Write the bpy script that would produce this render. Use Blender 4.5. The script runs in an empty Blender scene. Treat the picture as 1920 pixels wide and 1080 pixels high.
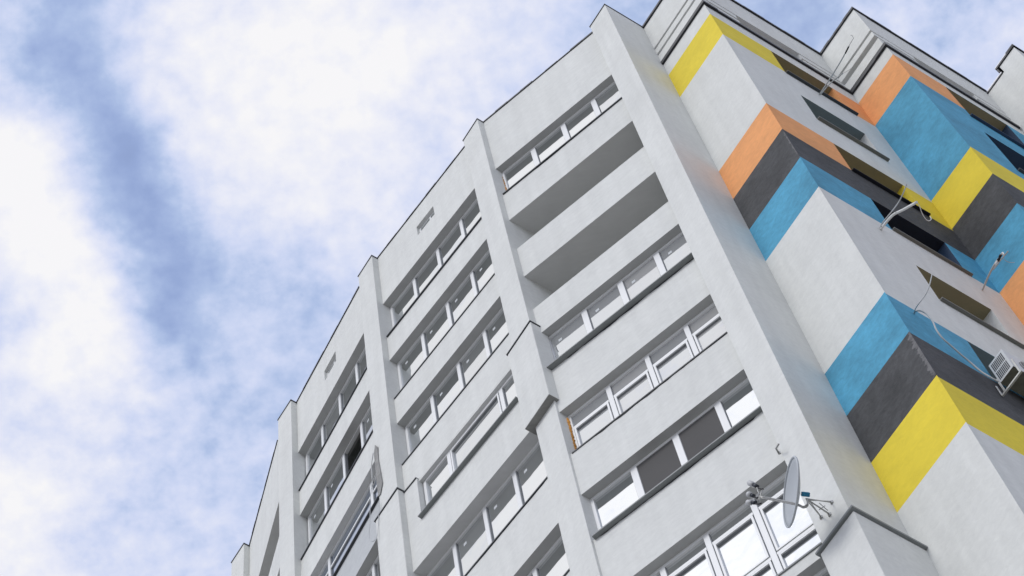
import bpy, bmesh, math, random
from mathutils import Vector, Matrix
from math import radians, cos, sin, pi
random.seed(7)
sc = bpy.context.scene
C = sc.collection
EYE = 1.6

# ------------------------------------------------------------------ camera
cam_d = bpy.data.cameras.new("camera")
cam_d.lens = 81.071; cam_d.sensor_width = 36.0; cam_d.sensor_fit = 'HORIZONTAL'
cam_d.clip_start = 0.1; cam_d.clip_end = 6000
cam = bpy.data.objects.new("camera", cam_d); C.objects.link(cam)
RX = (0.97018241, 0.22193244, -0.09742732)
RY = (0.24237593, -0.88835121, 0.38998209)
RZ = (0.0, -0.4019678, -0.9156538)
cam.matrix_world = Matrix(((RX[0], RY[0], RZ[0], 0.0),
                           (RX[1], RY[1], RZ[1], 0.0),
                           (RX[2], RY[2], RZ[2], EYE),
                           (0, 0, 0, 1)))
sc.camera = cam

# ------------------------------------------------------------------ light
SUN_AZ = radians(228.0)      # direction the light comes from, measured from +x, counter-clockwise
SUN_EL = radians(38.0)
sv = Vector((cos(SUN_AZ)*cos(SUN_EL), sin(SUN_AZ)*cos(SUN_EL), sin(SUN_EL)))
sd = bpy.data.lights.new("sun", 'SUN'); sd.energy = 1.25; sd.angle = radians(22); sd.color = (1.0, 0.97, 0.93)
so = bpy.data.objects.new("sun", sd); C.objects.link(so)
so.rotation_euler = sv.to_track_quat('Z', 'Y').to_euler()

W = bpy.data.worlds.new("World"); sc.world = W; W.use_nodes = True
nt = W.node_tree; nt.nodes.clear(); N = nt.nodes; LK = nt.links.new
def nd(t, **k):
    n = N.new(t)
    for a, b in k.items(): setattr(n, a, b)
    return n
def mth(op, a, b=None, clamp=False):
    n = N.new('ShaderNodeMath'); n.operation = op; n.use_clamp = clamp
    for i, v in enumerate((a, b)):
        if v is None: continue
        if isinstance(v, (int, float)): n.inputs[i].default_value = v
        else: LK(v, n.inputs[i])
    return n.outputs[0]
tc = nd('ShaderNodeTexCoord')
sep = nd('ShaderNodeSeparateXYZ'); LK(tc.outputs['Generated'], sep.inputs[0])
zc = mth('MAXIMUM', sep.outputs[2], 0.06)
cu = nd('ShaderNodeCombineXYZ'); LK(mth('DIVIDE', sep.outputs[0], zc), cu.inputs[0]); LK(mth('DIVIDE', sep.outputs[1], zc), cu.inputs[1])
uv = cu.outputs[0]
# cloud banks: soft mounds of cloud at fixed places of the cloud layer (x/z, y/z, amount)
BL = [(-0.1907,0.2544,0.154),(-0.196,0.2708,0.129),(-0.2006,0.285,-0.237),(-0.1765,0.2556,-0.082),(-0.1817,0.272,0.117),(-0.1877,0.291,-0.241),(-0.1623,0.2568,-0.304),(-0.1666,0.2785,-0.082),(-0.1517,0.2696,-0.117),(-0.1581,0.2988,-0.17),(-0.1701,0.3139,-0.267),(-0.136,0.2661,0.04),(-0.1407,0.2904,0.067),(-0.1495,0.3115,-0.057),(-0.1364,0.3176,0.161),(-0.1176,0.2785,0.12),(-0.0971,0.2838,0.084),(-0.1052,0.3127,0.103),(-0.0496,0.309,0.245),(-0.0676,0.2838,0.173),(-0.078,0.341,0.212),(-0.0257,0.3127,0.151),(0.0023,0.3096,0.117),(-0.0047,0.3391,-0.002),(0.0328,0.3176,-0.021),(0.0595,0.309,0.049),(-0.0357,0.3629,0.045),(-0.0704,0.3891,0.063),(-0.0637,0.3636,0.059),(-0.1181,0.341,0.151),(-0.1366,0.3441,-0.032),(-0.1294,0.3541,0.05),(-0.1087,0.3705,-0.025),(-0.1113,0.3891,-0.117),(-0.0929,0.3969,-0.065),(-0.0985,0.4178,-0.009),(-0.1314,0.3699,0.084),(-0.2059,0.3018,0.158),(-0.213,0.3237,0.147),(-0.1922,0.3133,0.436),(-0.193,0.3317,0.24),(-0.1793,0.3115,-0.014),(-0.2062,0.3497,-0.009),(-0.183,0.3317,0.078),(-0.1806,0.3566,0.108),(-0.1713,0.351,-0.02),(-0.1814,0.3429,-0.001),(-0.1727,0.3725,0.019),(-0.1774,0.3712,0.126),(-0.1915,0.3674,0.253),(-0.2172,0.3686,0.183),(-0.1986,0.3904,0.25),(-0.2245,0.3917,-0.282),(-0.2268,0.3827,-0.206),(-0.2097,0.4099,0.152),(-0.2272,0.4165,0.069),(-0.2162,0.431,0.208),(-0.1875,0.4047,0.22),(-0.1749,0.3969,-0.021),(-0.1724,0.4145,-0.073),(-0.1684,0.3329,-0.283),(-0.1599,0.3379,-0.295),(-0.1635,0.3585,-0.072),(-0.151,0.3591,-0.139),(-0.1641,0.3776,-0.194),(-0.1546,0.3801,-0.223),(-0.1607,0.4008,-0.227),(-0.1637,0.4112,-0.157),(-0.1496,0.3982,-0.108),(-0.1413,0.3782,0.011),(-0.1379,0.393,0.095),(-0.1326,0.4198,0.08),(-0.1509,0.4204,0.022),(-0.1675,0.433,-0.078),(-0.1537,0.4484,0.07),(-0.1264,0.4444,-0.048),(-0.1041,0.439,-0.162),(-0.1081,0.4151,-0.07),(-0.1461,0.4681,-0.026),(-0.1275,0.4674,-0.222),(-0.1762,0.4538,-0.1),(-0.1859,0.4337,-0.008),(-0.1939,0.4606,0.039),(-0.176,0.4805,-0.02),(-0.1972,0.4895,-0.091),(-0.2132,0.4552,0.03),(-0.2373,0.4484,-0.157),(-0.2604,0.4715,0.199),(-0.2436,0.4853,0.153),(-0.2258,0.4964,-0.079),(-0.2353,0.5275,-0.068),(-0.2673,0.5182,0.26),(-0.2005,0.5189,0.06),(-0.1791,0.5097,-0.111),(-0.174,0.5389,0.029),(-0.1519,0.5175,-0.161),(-0.1506,0.4936,0.101),(-0.1677,0.4978,-0.013),(0.0815,0.3224,-0.194),(0.0668,0.3212,-0.067),(0.1342,0.3335,-0.102),(0.1453,0.3416,-0.167),(0.1599,0.3585,-0.287),(0.1721,0.3459,-0.053),(0.1919,0.3484,0.136),(0.2048,0.3622,0.111),(0.2194,0.366,-0.278),(0.2257,0.3916,-0.023),(0.2125,0.3775,0.098),(0.2424,0.3641,-0.086),(0.2536,0.3749,0.143),(0.2406,0.3768,-0.06),(0.1133,0.3127,-0.164),(0.1983,0.3243,-0.209),(0.0937,0.2874,-0.001),(-0.0427,0.2452,0.168),(-0.1547,0.2167,-0.24),(-0.2289,0.2597,-0.209),(-0.2489,0.3194,0.209),(-0.2699,0.3821,0.221),(-0.2965,0.4613,0.145),(-0.2502,0.5673,0.089),(-0.1618,0.5931,-0.095),(0.2893,0.3948,-0.109),(-0.043,0.4444,-0.186),(0.048,0.3852,-0.093),(-0.1133,0.5132,-0.06)]
SIG = 0.02164
wn = nd('ShaderNodeTexNoise'); wn.inputs['Scale'].default_value = 24; wn.inputs['Detail'].default_value = 5
LK(uv, wn.inputs['Vector'])
wv = nd('ShaderNodeVectorMath', operation='SUBTRACT'); LK(wn.outputs['Color'], wv.inputs[0]); wv.inputs[1].default_value = (.5, .5, .5)
ws = nd('ShaderNodeVectorMath', operation='SCALE'); LK(wv.outputs[0], ws.inputs[0]); ws.inputs['Scale'].default_value = 0.03
wa = nd('ShaderNodeVectorMath', operation='ADD'); LK(uv, wa.inputs[0]); LK(ws.outputs[0], wa.inputs[1])
uvw = wa.outputs[0]
acc = None
for bx_, by_, w_ in BL:
    dn = nd('ShaderNodeVectorMath', operation='DISTANCE'); LK(uvw, dn.inputs[0]); dn.inputs[1].default_value = (bx_, by_, 0)
    g = mth('MULTIPLY', dn.outputs['Value'], dn.outputs['Value'])
    g = mth('POWER', math.exp(-1/(2*SIG*SIG)*0.001), mth('MULTIPLY', g, 1000.0))
    ma = nd('ShaderNodeMath', operation='MULTIPLY_ADD'); LK(g, ma.inputs[0]); ma.inputs[1].default_value = w_
    if acc is None: ma.inputs[2].default_value = 0.6
    else: LK(acc, ma.inputs[2])
    acc = ma.outputs[0]
dbk = nd('ShaderNodeVectorMath', operation='DISTANCE'); LK(uvw, dbk.inputs[0]); dbk.inputs[1].default_value = (-0.44, -0.2, 0)  # unseen cloud bank, added to whiten the sky mirrored in the windows
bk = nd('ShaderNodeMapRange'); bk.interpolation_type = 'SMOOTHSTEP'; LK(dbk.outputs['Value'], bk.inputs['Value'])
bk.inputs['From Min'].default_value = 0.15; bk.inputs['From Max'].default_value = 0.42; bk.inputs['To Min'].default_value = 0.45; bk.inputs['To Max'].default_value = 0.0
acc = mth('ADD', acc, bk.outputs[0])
def noise(scale, detail, rough, vec=uv):
    n = nd('ShaderNodeTexNoise'); n.inputs['Scale'].default_value = scale; n.inputs['Detail'].default_value = detail
    n.inputs['Roughness'].default_value = rough; LK(vec, n.inputs['Vector']); return mth('SUBTRACT', n.outputs['Fac'], 0.5)
n1 = noise(30, 9, 0.58); n2 = noise(95, 6, 0.5); n3 = noise(9, 3, .5)
amp = nd('ShaderNodeMapRange'); LK(acc, amp.inputs['Value']); amp.inputs['From Min'].default_value = 0.05; amp.inputs['From Max'].default_value = 0.45
amp.inputs['To Min'].default_value = 0.6; amp.inputs['To Max'].default_value = 1.0
nsum = mth('ADD', mth('MULTIPLY', n1, 0.80), mth('MULTIPLY', n2, 0.52))
dens = mth('ADD', acc, mth('MULTIPLY', nsum, amp.outputs[0]))
dens = mth('ADD', dens, mth('MULTIPLY', n3, 0.1))
mr = nd('ShaderNodeMapRange'); mr.interpolation_type = 'SMOOTHSTEP'; LK(dens, mr.inputs['Value'])
mr.inputs['From Min'].default_value = -0.45; mr.inputs['From Max'].default_value = 0.45
sky = nd('ShaderNodeTexSky'); sky.sky_type = 'NISHITA'; sky.sun_disc = False
sky.sun_elevation = SUN_EL; sky.sun_rotation = (pi/2 - SUN_AZ) % (2*pi)
sky.dust_density = 1.0
skm = nd('ShaderNodeMix', data_type='RGBA', blend_type='MULTIPLY'); skm.inputs[0].default_value = 1.0
LK(sky.outputs[0], skm.inputs[6]); skm.inputs[7].default_value = (2.9, 2.45, 2.35, 1)
SKYK = 0.10
# clouds: bright where thick, brighter on the side of the sky the sun is on
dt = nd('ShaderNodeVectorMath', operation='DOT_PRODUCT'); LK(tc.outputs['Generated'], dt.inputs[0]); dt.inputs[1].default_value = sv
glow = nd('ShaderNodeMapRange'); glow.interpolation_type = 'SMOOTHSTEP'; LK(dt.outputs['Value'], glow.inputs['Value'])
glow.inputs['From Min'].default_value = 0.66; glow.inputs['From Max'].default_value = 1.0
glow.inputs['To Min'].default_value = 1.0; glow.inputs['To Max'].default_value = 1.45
cr = nd('ShaderNodeValToRGB'); LK(dens, cr.inputs[0])
e0 = cr.color_ramp.elements
e0[0].position = 0.0; e0[0].color = (0.345, 0.455, 0.755, 1)
e0[1].position = 1.0; e0[1].color = (0.89, 0.885, 0.905, 1)
for ps, cl in ((0.25, (0.44, 0.545, 0.79, 1)), (0.5, (0.61, 0.67, 0.87, 1)), (0.75, (0.77, 0.79, 0.90, 1))):
    m_ = cr.color_ramp.elements.new(ps); m_.color = cl
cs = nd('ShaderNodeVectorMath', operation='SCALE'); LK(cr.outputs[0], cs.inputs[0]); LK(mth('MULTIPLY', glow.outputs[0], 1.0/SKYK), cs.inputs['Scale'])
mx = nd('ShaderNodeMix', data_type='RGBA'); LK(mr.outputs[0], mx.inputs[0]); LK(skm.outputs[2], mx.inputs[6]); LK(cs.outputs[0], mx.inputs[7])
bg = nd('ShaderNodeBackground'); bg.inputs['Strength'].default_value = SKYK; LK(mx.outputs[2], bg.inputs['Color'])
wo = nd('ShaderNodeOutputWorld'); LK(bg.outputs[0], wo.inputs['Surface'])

sc.view_settings.view_transform = 'Standard'; sc.view_settings.look = 'None'
sc.view_settings.gamma = 1.0; sc.view_settings.exposure = 0.06; sc.view_settings.use_curve_mapping = False

# ------------------------------------------------------------------ materials
def mat(name, col, rough=0.8, metal=0.0, var=0.0, streak=0.0, bump=0.0, spec=0.3, grime=0.0):
    m = bpy.data.materials.new(name); m.use_nodes = True; t = m.node_tree
    b = t.nodes['Principled BSDF']; L = t.links.new
    b.inputs['Base Color'].default_value = (*col, 1); b.inputs['Roughness'].default_value = rough
    b.inputs['Metallic'].default_value = metal; b.inputs['Specular IOR Level'].default_value = spec
    if var or streak or grime or bump:
        geo = t.nodes.new('ShaderNodeNewGeometry')
        cur = None
        def mixv(fac_socket, lo, hi, prev):
            r = t.nodes.new('ShaderNodeMapRange'); L(fac_socket, r.inputs['Value'])
            r.inputs['From Min'].default_value = 0.3; r.inputs['From Max'].default_value = 0.7
            r.inputs['To Min'].default_value = lo; r.inputs['To Max'].default_value = hi
            if prev is None: return r.outputs[0]
            q = t.nodes.new('ShaderNodeMath'); q.operation = 'MULTIPLY'; L(prev, q.inputs[0]); L(r.outputs[0], q.inputs[1]); return q.outputs[0]
        n = t.nodes.new('ShaderNodeTexNoise'); n.inputs['Scale'].default_value = 1.1; n.inputs['Detail'].default_value = 7; n.inputs['Roughness'].default_value = .6
        L(geo.outputs['Position'], n.inputs['Vector'])
        cur = mixv(n.outputs['Fac'], 1-var, 1+var, cur)
        mp = t.nodes.new('ShaderNodeMapping'); mp.inputs['Rotation'].default_value = (radians(35), radians(20), radians(40))
        mp.inputs['Scale'].default_value = (2.2, 9.0, 9.0); L(geo.outputs['Position'], mp.inputs['Vector'])
        n2 = t.nodes.new('ShaderNodeTexNoise'); n2.inputs['Scale'].default_value = 1.3; n2.inputs['Detail'].default_value = 5; n2.inputs['Roughness'].default_value = .65
        n2.inputs['Distortion'].default_value = .6
        L(mp.outputs[0], n2.inputs['Vector'])
        cur = mixv(n2.outputs['Fac'], 1-streak, 1+streak, cur)
        if grime:
            mp3 = t.nodes.new('ShaderNodeMapping'); mp3.inputs['Scale'].default_value = (5, 5, .35); L(geo.outputs['Position'], mp3.inputs['Vector'])
            n4 = t.nodes.new('ShaderNodeTexNoise'); n4.inputs['Scale'].default_value = 1.0; n4.inputs['Detail'].default_value = 4; L(mp3.outputs[0], n4.inputs['Vector'])
            cur = mixv(n4.outputs['Fac'], 1.0-grime, 1.0+grime*.3, cur)
        sc_ = t.nodes.new('ShaderNodeVectorMath'); sc_.operation = 'SCALE'; sc_.inputs[0].default_value = col; L(cur, sc_.inputs['Scale'])
        L(sc_.outputs[0], b.inputs['Base Color'])
        if bump:
            n3 = t.nodes.new('ShaderNodeTexNoise'); n3.inputs['Scale'].default_value = 16; n3.inputs['Detail'].default_value = 5; L(mp.outputs[0], n3.inputs['Vector'])
            n5 = t.nodes.new('ShaderNodeTexNoise'); n5.inputs['Scale'].default_value = 2.2; n5.inputs['Detail'].default_value = 3; L(geo.outputs['Position'], n5.inputs['Vector'])
            ad = t.nodes.new('ShaderNodeMath'); ad.operation = 'MULTIPLY_ADD'; L(n5.outputs['Fac'], ad.inputs[0]); ad.inputs[1].default_value = 3.0; L(n3.outputs['Fac'], ad.inputs[2])
            bp = t.nodes.new('ShaderNodeBump'); bp.inputs['Strength'].default_value = bump; bp.inputs['Distance'].default_value = .02
            L(ad.outputs[0], bp.inputs['Height']); L(bp.outputs[0], b.inputs['Normal'])
    return m
WH = mat('white_render', (.69, .70, .665), var=.035, streak=.05, bump=.26, grime=.06)
YE = mat('yellow_paint', (.76, .605, .045), var=.07, streak=.05, bump=.22)
OR = mat('orange_paint', (.80, .36, .135), var=.10, streak=.08, bump=.22)
BU = mat('blue_paint', (.08, .325, .485), var=.20, streak=.14, bump=.22)
BK = mat('black_paint', (.062, .064, .066), var=.32, streak=.26, bump=.22)
BKW = mat('worn_black_paint', (.125, .125, .127), var=.4, streak=.4, bump=.3)
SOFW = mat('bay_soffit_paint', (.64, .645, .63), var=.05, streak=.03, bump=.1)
SOFS = mat('window_head_shade', (.47, .475, .46), var=.05, streak=.03, bump=.1)  # soffit paint darkened to put shade under the shallow window heads
SOLV = mat('olive_soffit', (.25, .22, .13), var=.08, streak=.03, bump=.1)  # olive-brown tone of some opening soffits
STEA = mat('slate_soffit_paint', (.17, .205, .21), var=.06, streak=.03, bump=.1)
SBLK = mat('black_soffit', (.012, .014, .022), var=.1)  # near-black tone for two opening soffits and one sill board
NAVY = mat('shaded_navy_paint', (.03, .055, .10), var=.1)  # dark blue paint with the shade of the recesses put into its colour
CONC = mat('bare_concrete', (.30, .30, .285), var=.2, streak=.15, bump=.5)
RAWP = mat('unpainted_render', (.52, .54, .54), var=.06, streak=.06, bump=.3)
CAP = mat('black_roof_flashing', (.018, .02, .025), rough=.45, spec=.4)
CAPW = mat('white_roof_flashing', (.82, .82, .83), rough=.4)
SILL = mat('grey_sill_metal', (.22, .235, .235), rough=.5, spec=.4, var=.1)
SILE = mat('weathered_sill_metal', (.15, .15, .135), rough=.5, spec=.4, var=.1)
SILD = mat('dark_sill_metal', (.045, .05, .055), rough=.5, spec=.4, var=.1)
PVC = mat('white_pvc', (.79, .80, .785), rough=.35, spec=.5)
PVCG = mat('white_pvc_groove', (.25, .26, .27), rough=.6)
FOAM = mat('orange_foam', (.62, .30, .07), rough=.9, var=.4, bump=.6)
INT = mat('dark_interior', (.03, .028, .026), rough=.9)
SCRN = mat('insect_screen', (.095, .093, .09), rough=.85, var=.05)
STK = mat('window_sticker', (.55, .58, .58), rough=.4)
PIPE = mat('grey_conduit', (.46, .48, .48), rough=.5, spec=.5, var=.1)
PIPW = mat('white_insulated_pipe', (.72, .73, .71), rough=.6, var=.12)
WIRE = mat('dark_wire', (.03, .035, .04), rough=.5)
TAPE = mat('black_tape', (.01, .01, .012), rough=.5)
DISH = mat('dish_grey', (.45, .48, .495), rough=.5, spec=.4, var=.03)
DISB = mat('dish_blue_clamp', (.03, .22, .38), rough=.5)
GALV = mat('galvanised_steel', (.42, .42, .40), rough=.45, metal=.6, var=.15)
LNBW = mat('lnb_grey', (.50, .51, .51), rough=.4)
ACW = mat('ac_white', (.62, .63, .62), rough=.5, var=.03)
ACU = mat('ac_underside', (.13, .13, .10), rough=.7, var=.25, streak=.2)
ACD = mat('ac_dark_grille', (.03, .035, .045), rough=.4)
GRND = mat('paving', (.30, .29, .27), rough=.9, var=.15)

def glass(name, base, fac, rough=.015, tint=(.93, .95, .96)):
    m = bpy.data.materials.new(name); m.use_nodes = True; t = m.node_tree; L = t.links.new
    b = t.nodes['Principled BSDF']; b.inputs['Base Color'].default_value = (*base, 1); b.inputs['Roughness'].default_value = .7; b.inputs['Specular IOR Level'].default_value = 0
    g = t.nodes.new('ShaderNodeBsdfGlossy'); g.inputs['Color'].default_value = (*tint, 1); g.inputs['Roughness'].default_value = rough
    geo = t.nodes.new('ShaderNodeNewGeometry'); n = t.nodes.new('ShaderNodeTexNoise'); n.inputs['Scale'].default_value = 1.6; n.inputs['Detail'].default_value = 2
    L(geo.outputs['Position'], n.inputs['Vector'])
    bp = t.nodes.new('ShaderNodeBump'); bp.inputs['Strength'].default_value = .12; bp.inputs['Distance'].default_value = .03; L(n.outputs['Fac'], bp.inputs['Height']); L(bp.outputs[0], g.inputs['Normal'])
    mxs = t.nodes.new('ShaderNodeMixShader'); mxs.inputs[0].default_value = fac
    L(b.outputs[0], mxs.inputs[1]); L(g.outputs[0], mxs.inputs[2]); L(mxs.outputs[0], t.nodes['Material Output'].inputs['Surface'])
    return m
GL1 = glass('window_glass', (.10, .108, .104), .72)
GL1B = glass('window_glass_pale_room', (.19, .20, .195), .62)
GL1C = glass('window_glass_dark_room', (.05, .06, .06), .74)
GL2B = glass('window_glass_curtain', (.44, .44, .43), .40)
GL2 = glass('window_glass_blind', (.36, .37, .37), .46)
GL3 = glass('window_glass_clear', (.07, .09, .10), .78)
GL5 = glass('window_glass_bright', (.14, .15, .15), .80)
GL4 = glass('window_glass_blue', (.06, .09, .15), .62)

# ------------------------------------------------------------------ mesh tools
class MB:
    def __init__(s): s.v = []; s.f = []; s.mi = []; s.ms = []; s.sm = []
    def m(s, mt):
        if mt not in s.ms: s.ms.append(mt)
        return s.ms.index(mt)
    def poly(s, pts, mt, smooth=False):
        i = len(s.v); s.v += [tuple(p) for p in pts]; s.f.append(tuple(range(i, i+len(pts)))); s.mi.append(s.m(mt)); s.sm.append(smooth)
    def hexa(s, a, mt):   # a: 8 pts, 0-3 bottom loop, 4-7 top loop
        i = len(s.v); s.v += [tuple(p) for p in a]
        ms = mt if isinstance(mt, (list, tuple)) else [mt]*6
        for k, q in enumerate(((0,3,2,1), (4,5,6,7), (0,1,5,4), (1,2,6,5), (2,3,7,6), (3,0,4,7))):
            s.f.append(tuple(i+j for j in q)); s.mi.append(s.m(ms[k])); s.sm.append(False)
    def prism(s, xy, z0, z1, mt, mbot=None):
        n = len(xy); i = len(s.v)
        s.v += [(x, y, z0) for x, y in xy] + [(x, y, z1) for x, y in xy]
        s.f.append(tuple(i+j for j in reversed(range(n)))); s.mi.append(s.m(mbot or mt)); s.sm.append(False)
        s.f.append(tuple(i+n+j for j in range(n))); s.mi.append(s.m(mt)); s.sm.append(False)
        for j in range(n):
            k = (j+1) % n; s.f.append((i+j, i+k, i+n+k, i+n+j)); s.mi.append(s.m(mt)); s.sm.append(False)
    def tube(s, pts, rad, mt, seg=8, caps=True):
        pts = [Vector(p) for p in pts]; n = len(pts); i = len(s.v)
        rad = rad if isinstance(rad, (list, tuple)) else [rad]*n
        up = None
        for k, p in enumerate(pts):
            d = (pts[min(k+1, n-1)] - pts[max(k-1, 0)]).normalized()
            if up is None: up = d.orthogonal().normalized()
            else:
                up = (up - d*up.dot(d)); up = up.normalized() if up.length > 1e-6 else d.orthogonal().normalized()
            w = d.cross(up)
            for j in range(seg):
                a = 2*pi*j/seg; s.v.append(tuple(p + (up*cos(a) + w*sin(a))*rad[k]))
        mi = s.m(mt)
        for k in range(n-1):
            for j in range(seg):
                a = i+k*seg+j; b = i+k*seg+(j+1) % seg
                s.f.append((a, b, b+seg, a+seg)); s.mi.append(mi); s.sm.append(True)
        if caps:
            s.f.append(tuple(i+j for j in reversed(range(seg)))); s.mi.append(mi); s.sm.append(False)
            s.f.append(tuple(i+(n-1)*seg+j for j in range(seg))); s.mi.append(mi); s.sm.append(False)
    def obbox(s, o, ax, ay, az, mt):   # o corner + three edge vectors
        o, ax, ay, az = map(Vector, (o, ax, ay, az))
        s.hexa([o, o+ax, o+ax+ay, o+ay, o+az, o+ax+az, o+ax+ay+az, o+ay+az], mt)
    def build(s, name, parent=None, bev=0.0, label=None):
        me = bpy.data.meshes.new(name); me.from_pydata(s.v, [], s.f)
        for mt in s.ms: me.materials.append(mt)
        for p, k, q in zip(me.polygons, s.mi, s.sm): p.material_index = k; p.use_smooth = q
        bm = bmesh.new(); bm.from_mesh(me); bmesh.ops.recalc_face_normals(bm, faces=bm.faces[:])
        bm.to_mesh(me); bm.free(); me.update()
        o = bpy.data.objects.new(name, me); C.objects.link(o)
        if parent is not None:
            o.parent = parent
            if parent.type == 'EMPTY': o.location = -parent.location
        if bev:
            b = o.modifiers.new('bevel', 'BEVEL'); b.width = bev; b.segments = 2; b.limit_method = 'ANGLE'
        if label: o['label'] = label
        return o

def thing(name, label, cat, loc=(0, 0, 0), group=None):
    o = bpy.data.objects.new(name, None); C.objects.link(o); o.location = loc; o['label'] = label; o['category'] = cat
    o.empty_display_size = .3
    if group: o['group'] = group
    return o

class Wall:
    """vertical wall plane: origin o, direction t (azimuth), outward normal n (towards the street)"""
    def __init__(s, o, az):
        s.o = Vector((o[0], o[1])); s.t = Vector((cos(az), sin(az))); s.n = Vector((s.t.y, -s.t.x))
        if s.n.y > 0: s.n = -s.n
    def p(s, a, z, d=0.0):
        q = s.o + s.t*a + s.n*d; return Vector((q.x, q.y, z+EYE))
    def box(s, mb, a0, a1, z0, z1, d0, d1, mt, bot=None):
        pts = [s.p(a0, z0, d0), s.p(a1, z0, d0), s.p(a1, z0, d1), s.p(a0, z0, d1), s.p(a0, z1, d0), s.p(a1, z1, d0), s.p(a1, z1, d1), s.p(a0, z1, d1)]
        mb.hexa(pts, [bot or mt, mt, mt, mt, mt, mt])
    def quad(s, mb, a0, a1, z0, z1, d, mt): mb.poly([s.p(a0, z0, d), s.p(a1, z0, d), s.p(a1, z1, d), s.p(a0, z1, d)], mt)

# ------------------------------------------------------------------ ground
g = MB(); g.poly([(-3000, -3000, 0), (3000, -3000, 0), (3000, 3000, 0), (-3000, 3000, 0)], GRND)
go = g.build('ground'); go['kind'] = 'structure'

# ------------------------------------------------------------------ building plan
AB = radians(135.3717)                       # pilaster fronts and the stepped coloured walls
AS = AB - pi/2
SD = Vector((cos(AS), sin(AS)))              # runs away from the street
AZ = {1: radians(153.314), 2: radians(140.403), 3: radians(131.049), 4: radians(118.561), 5: radians(106.0)}
CP = {1: (3.327, 14.593), 2: (0.154, 16.372), 3: (-2.785, 18.828), 4: (-5.369, 21.718), 5: (-7.333, 24.930)}
o6 = Vector(CP[5]) + SD*.15 + Vector((cos(AZ[5]), sin(AZ[5])))*0
ROOF = 46.4
bld = thing('apartment_building', 'tall pale grey apartment block with ribbon windows and a stepped side wall of coloured bands', 'building', (0.0, 22.0, 0.0))

# pilasters -----------------------------------------------------------
PW = .56
def ptw(c): return Wall(c, AB)
pil = {}
for i in range(1, 6):
    w = ptw(CP[i]); mb = MB()
    zb = 32.75 if i in (2,) else (-EYE)
    depth = 1.7 if i > 1 else 1.3
    if i == 2:
        w.box(mb, 0, PW, 32.9, ROOF, -depth, 0, WH)
        w.box(mb, 0.012, PW, -EYE, 32.9, -depth, -.10, WH)
        mb2 = MB(); w.box(mb2, -.045, .675, 32.76, 35.60, -.30, .035, WH, CONC)
    else:
        w.box(mb, 0, PW, -EYE, ROOF, -depth, 0, WH)
    p = mb.build('pilaster', bld); pil[i] = p
    if i == 2:
        mb2.build('cladding', p, bev=.012)
        f = MB(); w.box(f, -.06, .69, 35.60, 35.625, -.17, .055, SILD); f.build('flashing', p)
    if i == 3:
        mb2 = MB(); w.box(mb2, -.04, .70, 20.0, 35.55, -.30, .03, WH); mb2.build('cladding', p, bev=.012)
        f = MB(); w.box(f, -.055, .72, 35.55, 35.58, -.19, .05, SILD); f.build('flashing', p)
    if i == 1:
        mb2 = MB(); w.box(mb2, -.12, .57, -EYE, 23.93, -1.28, .12, WH); mb2.build('cladding', p, bev=.012, label='pale cladding box round the foot of the corner pilaster')
        f = MB(); w.box(f, -.16, .61, 23.94, 23.985, -1.12, .16, SILL); f.build('flashing', p, bev=.006)
    # roof flashing
    f = MB(); w.box(f, -.015, PW+.015, ROOF, ROOF+.035, -depth, .015, CAP); f.build('roof_flashing', p)

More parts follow.
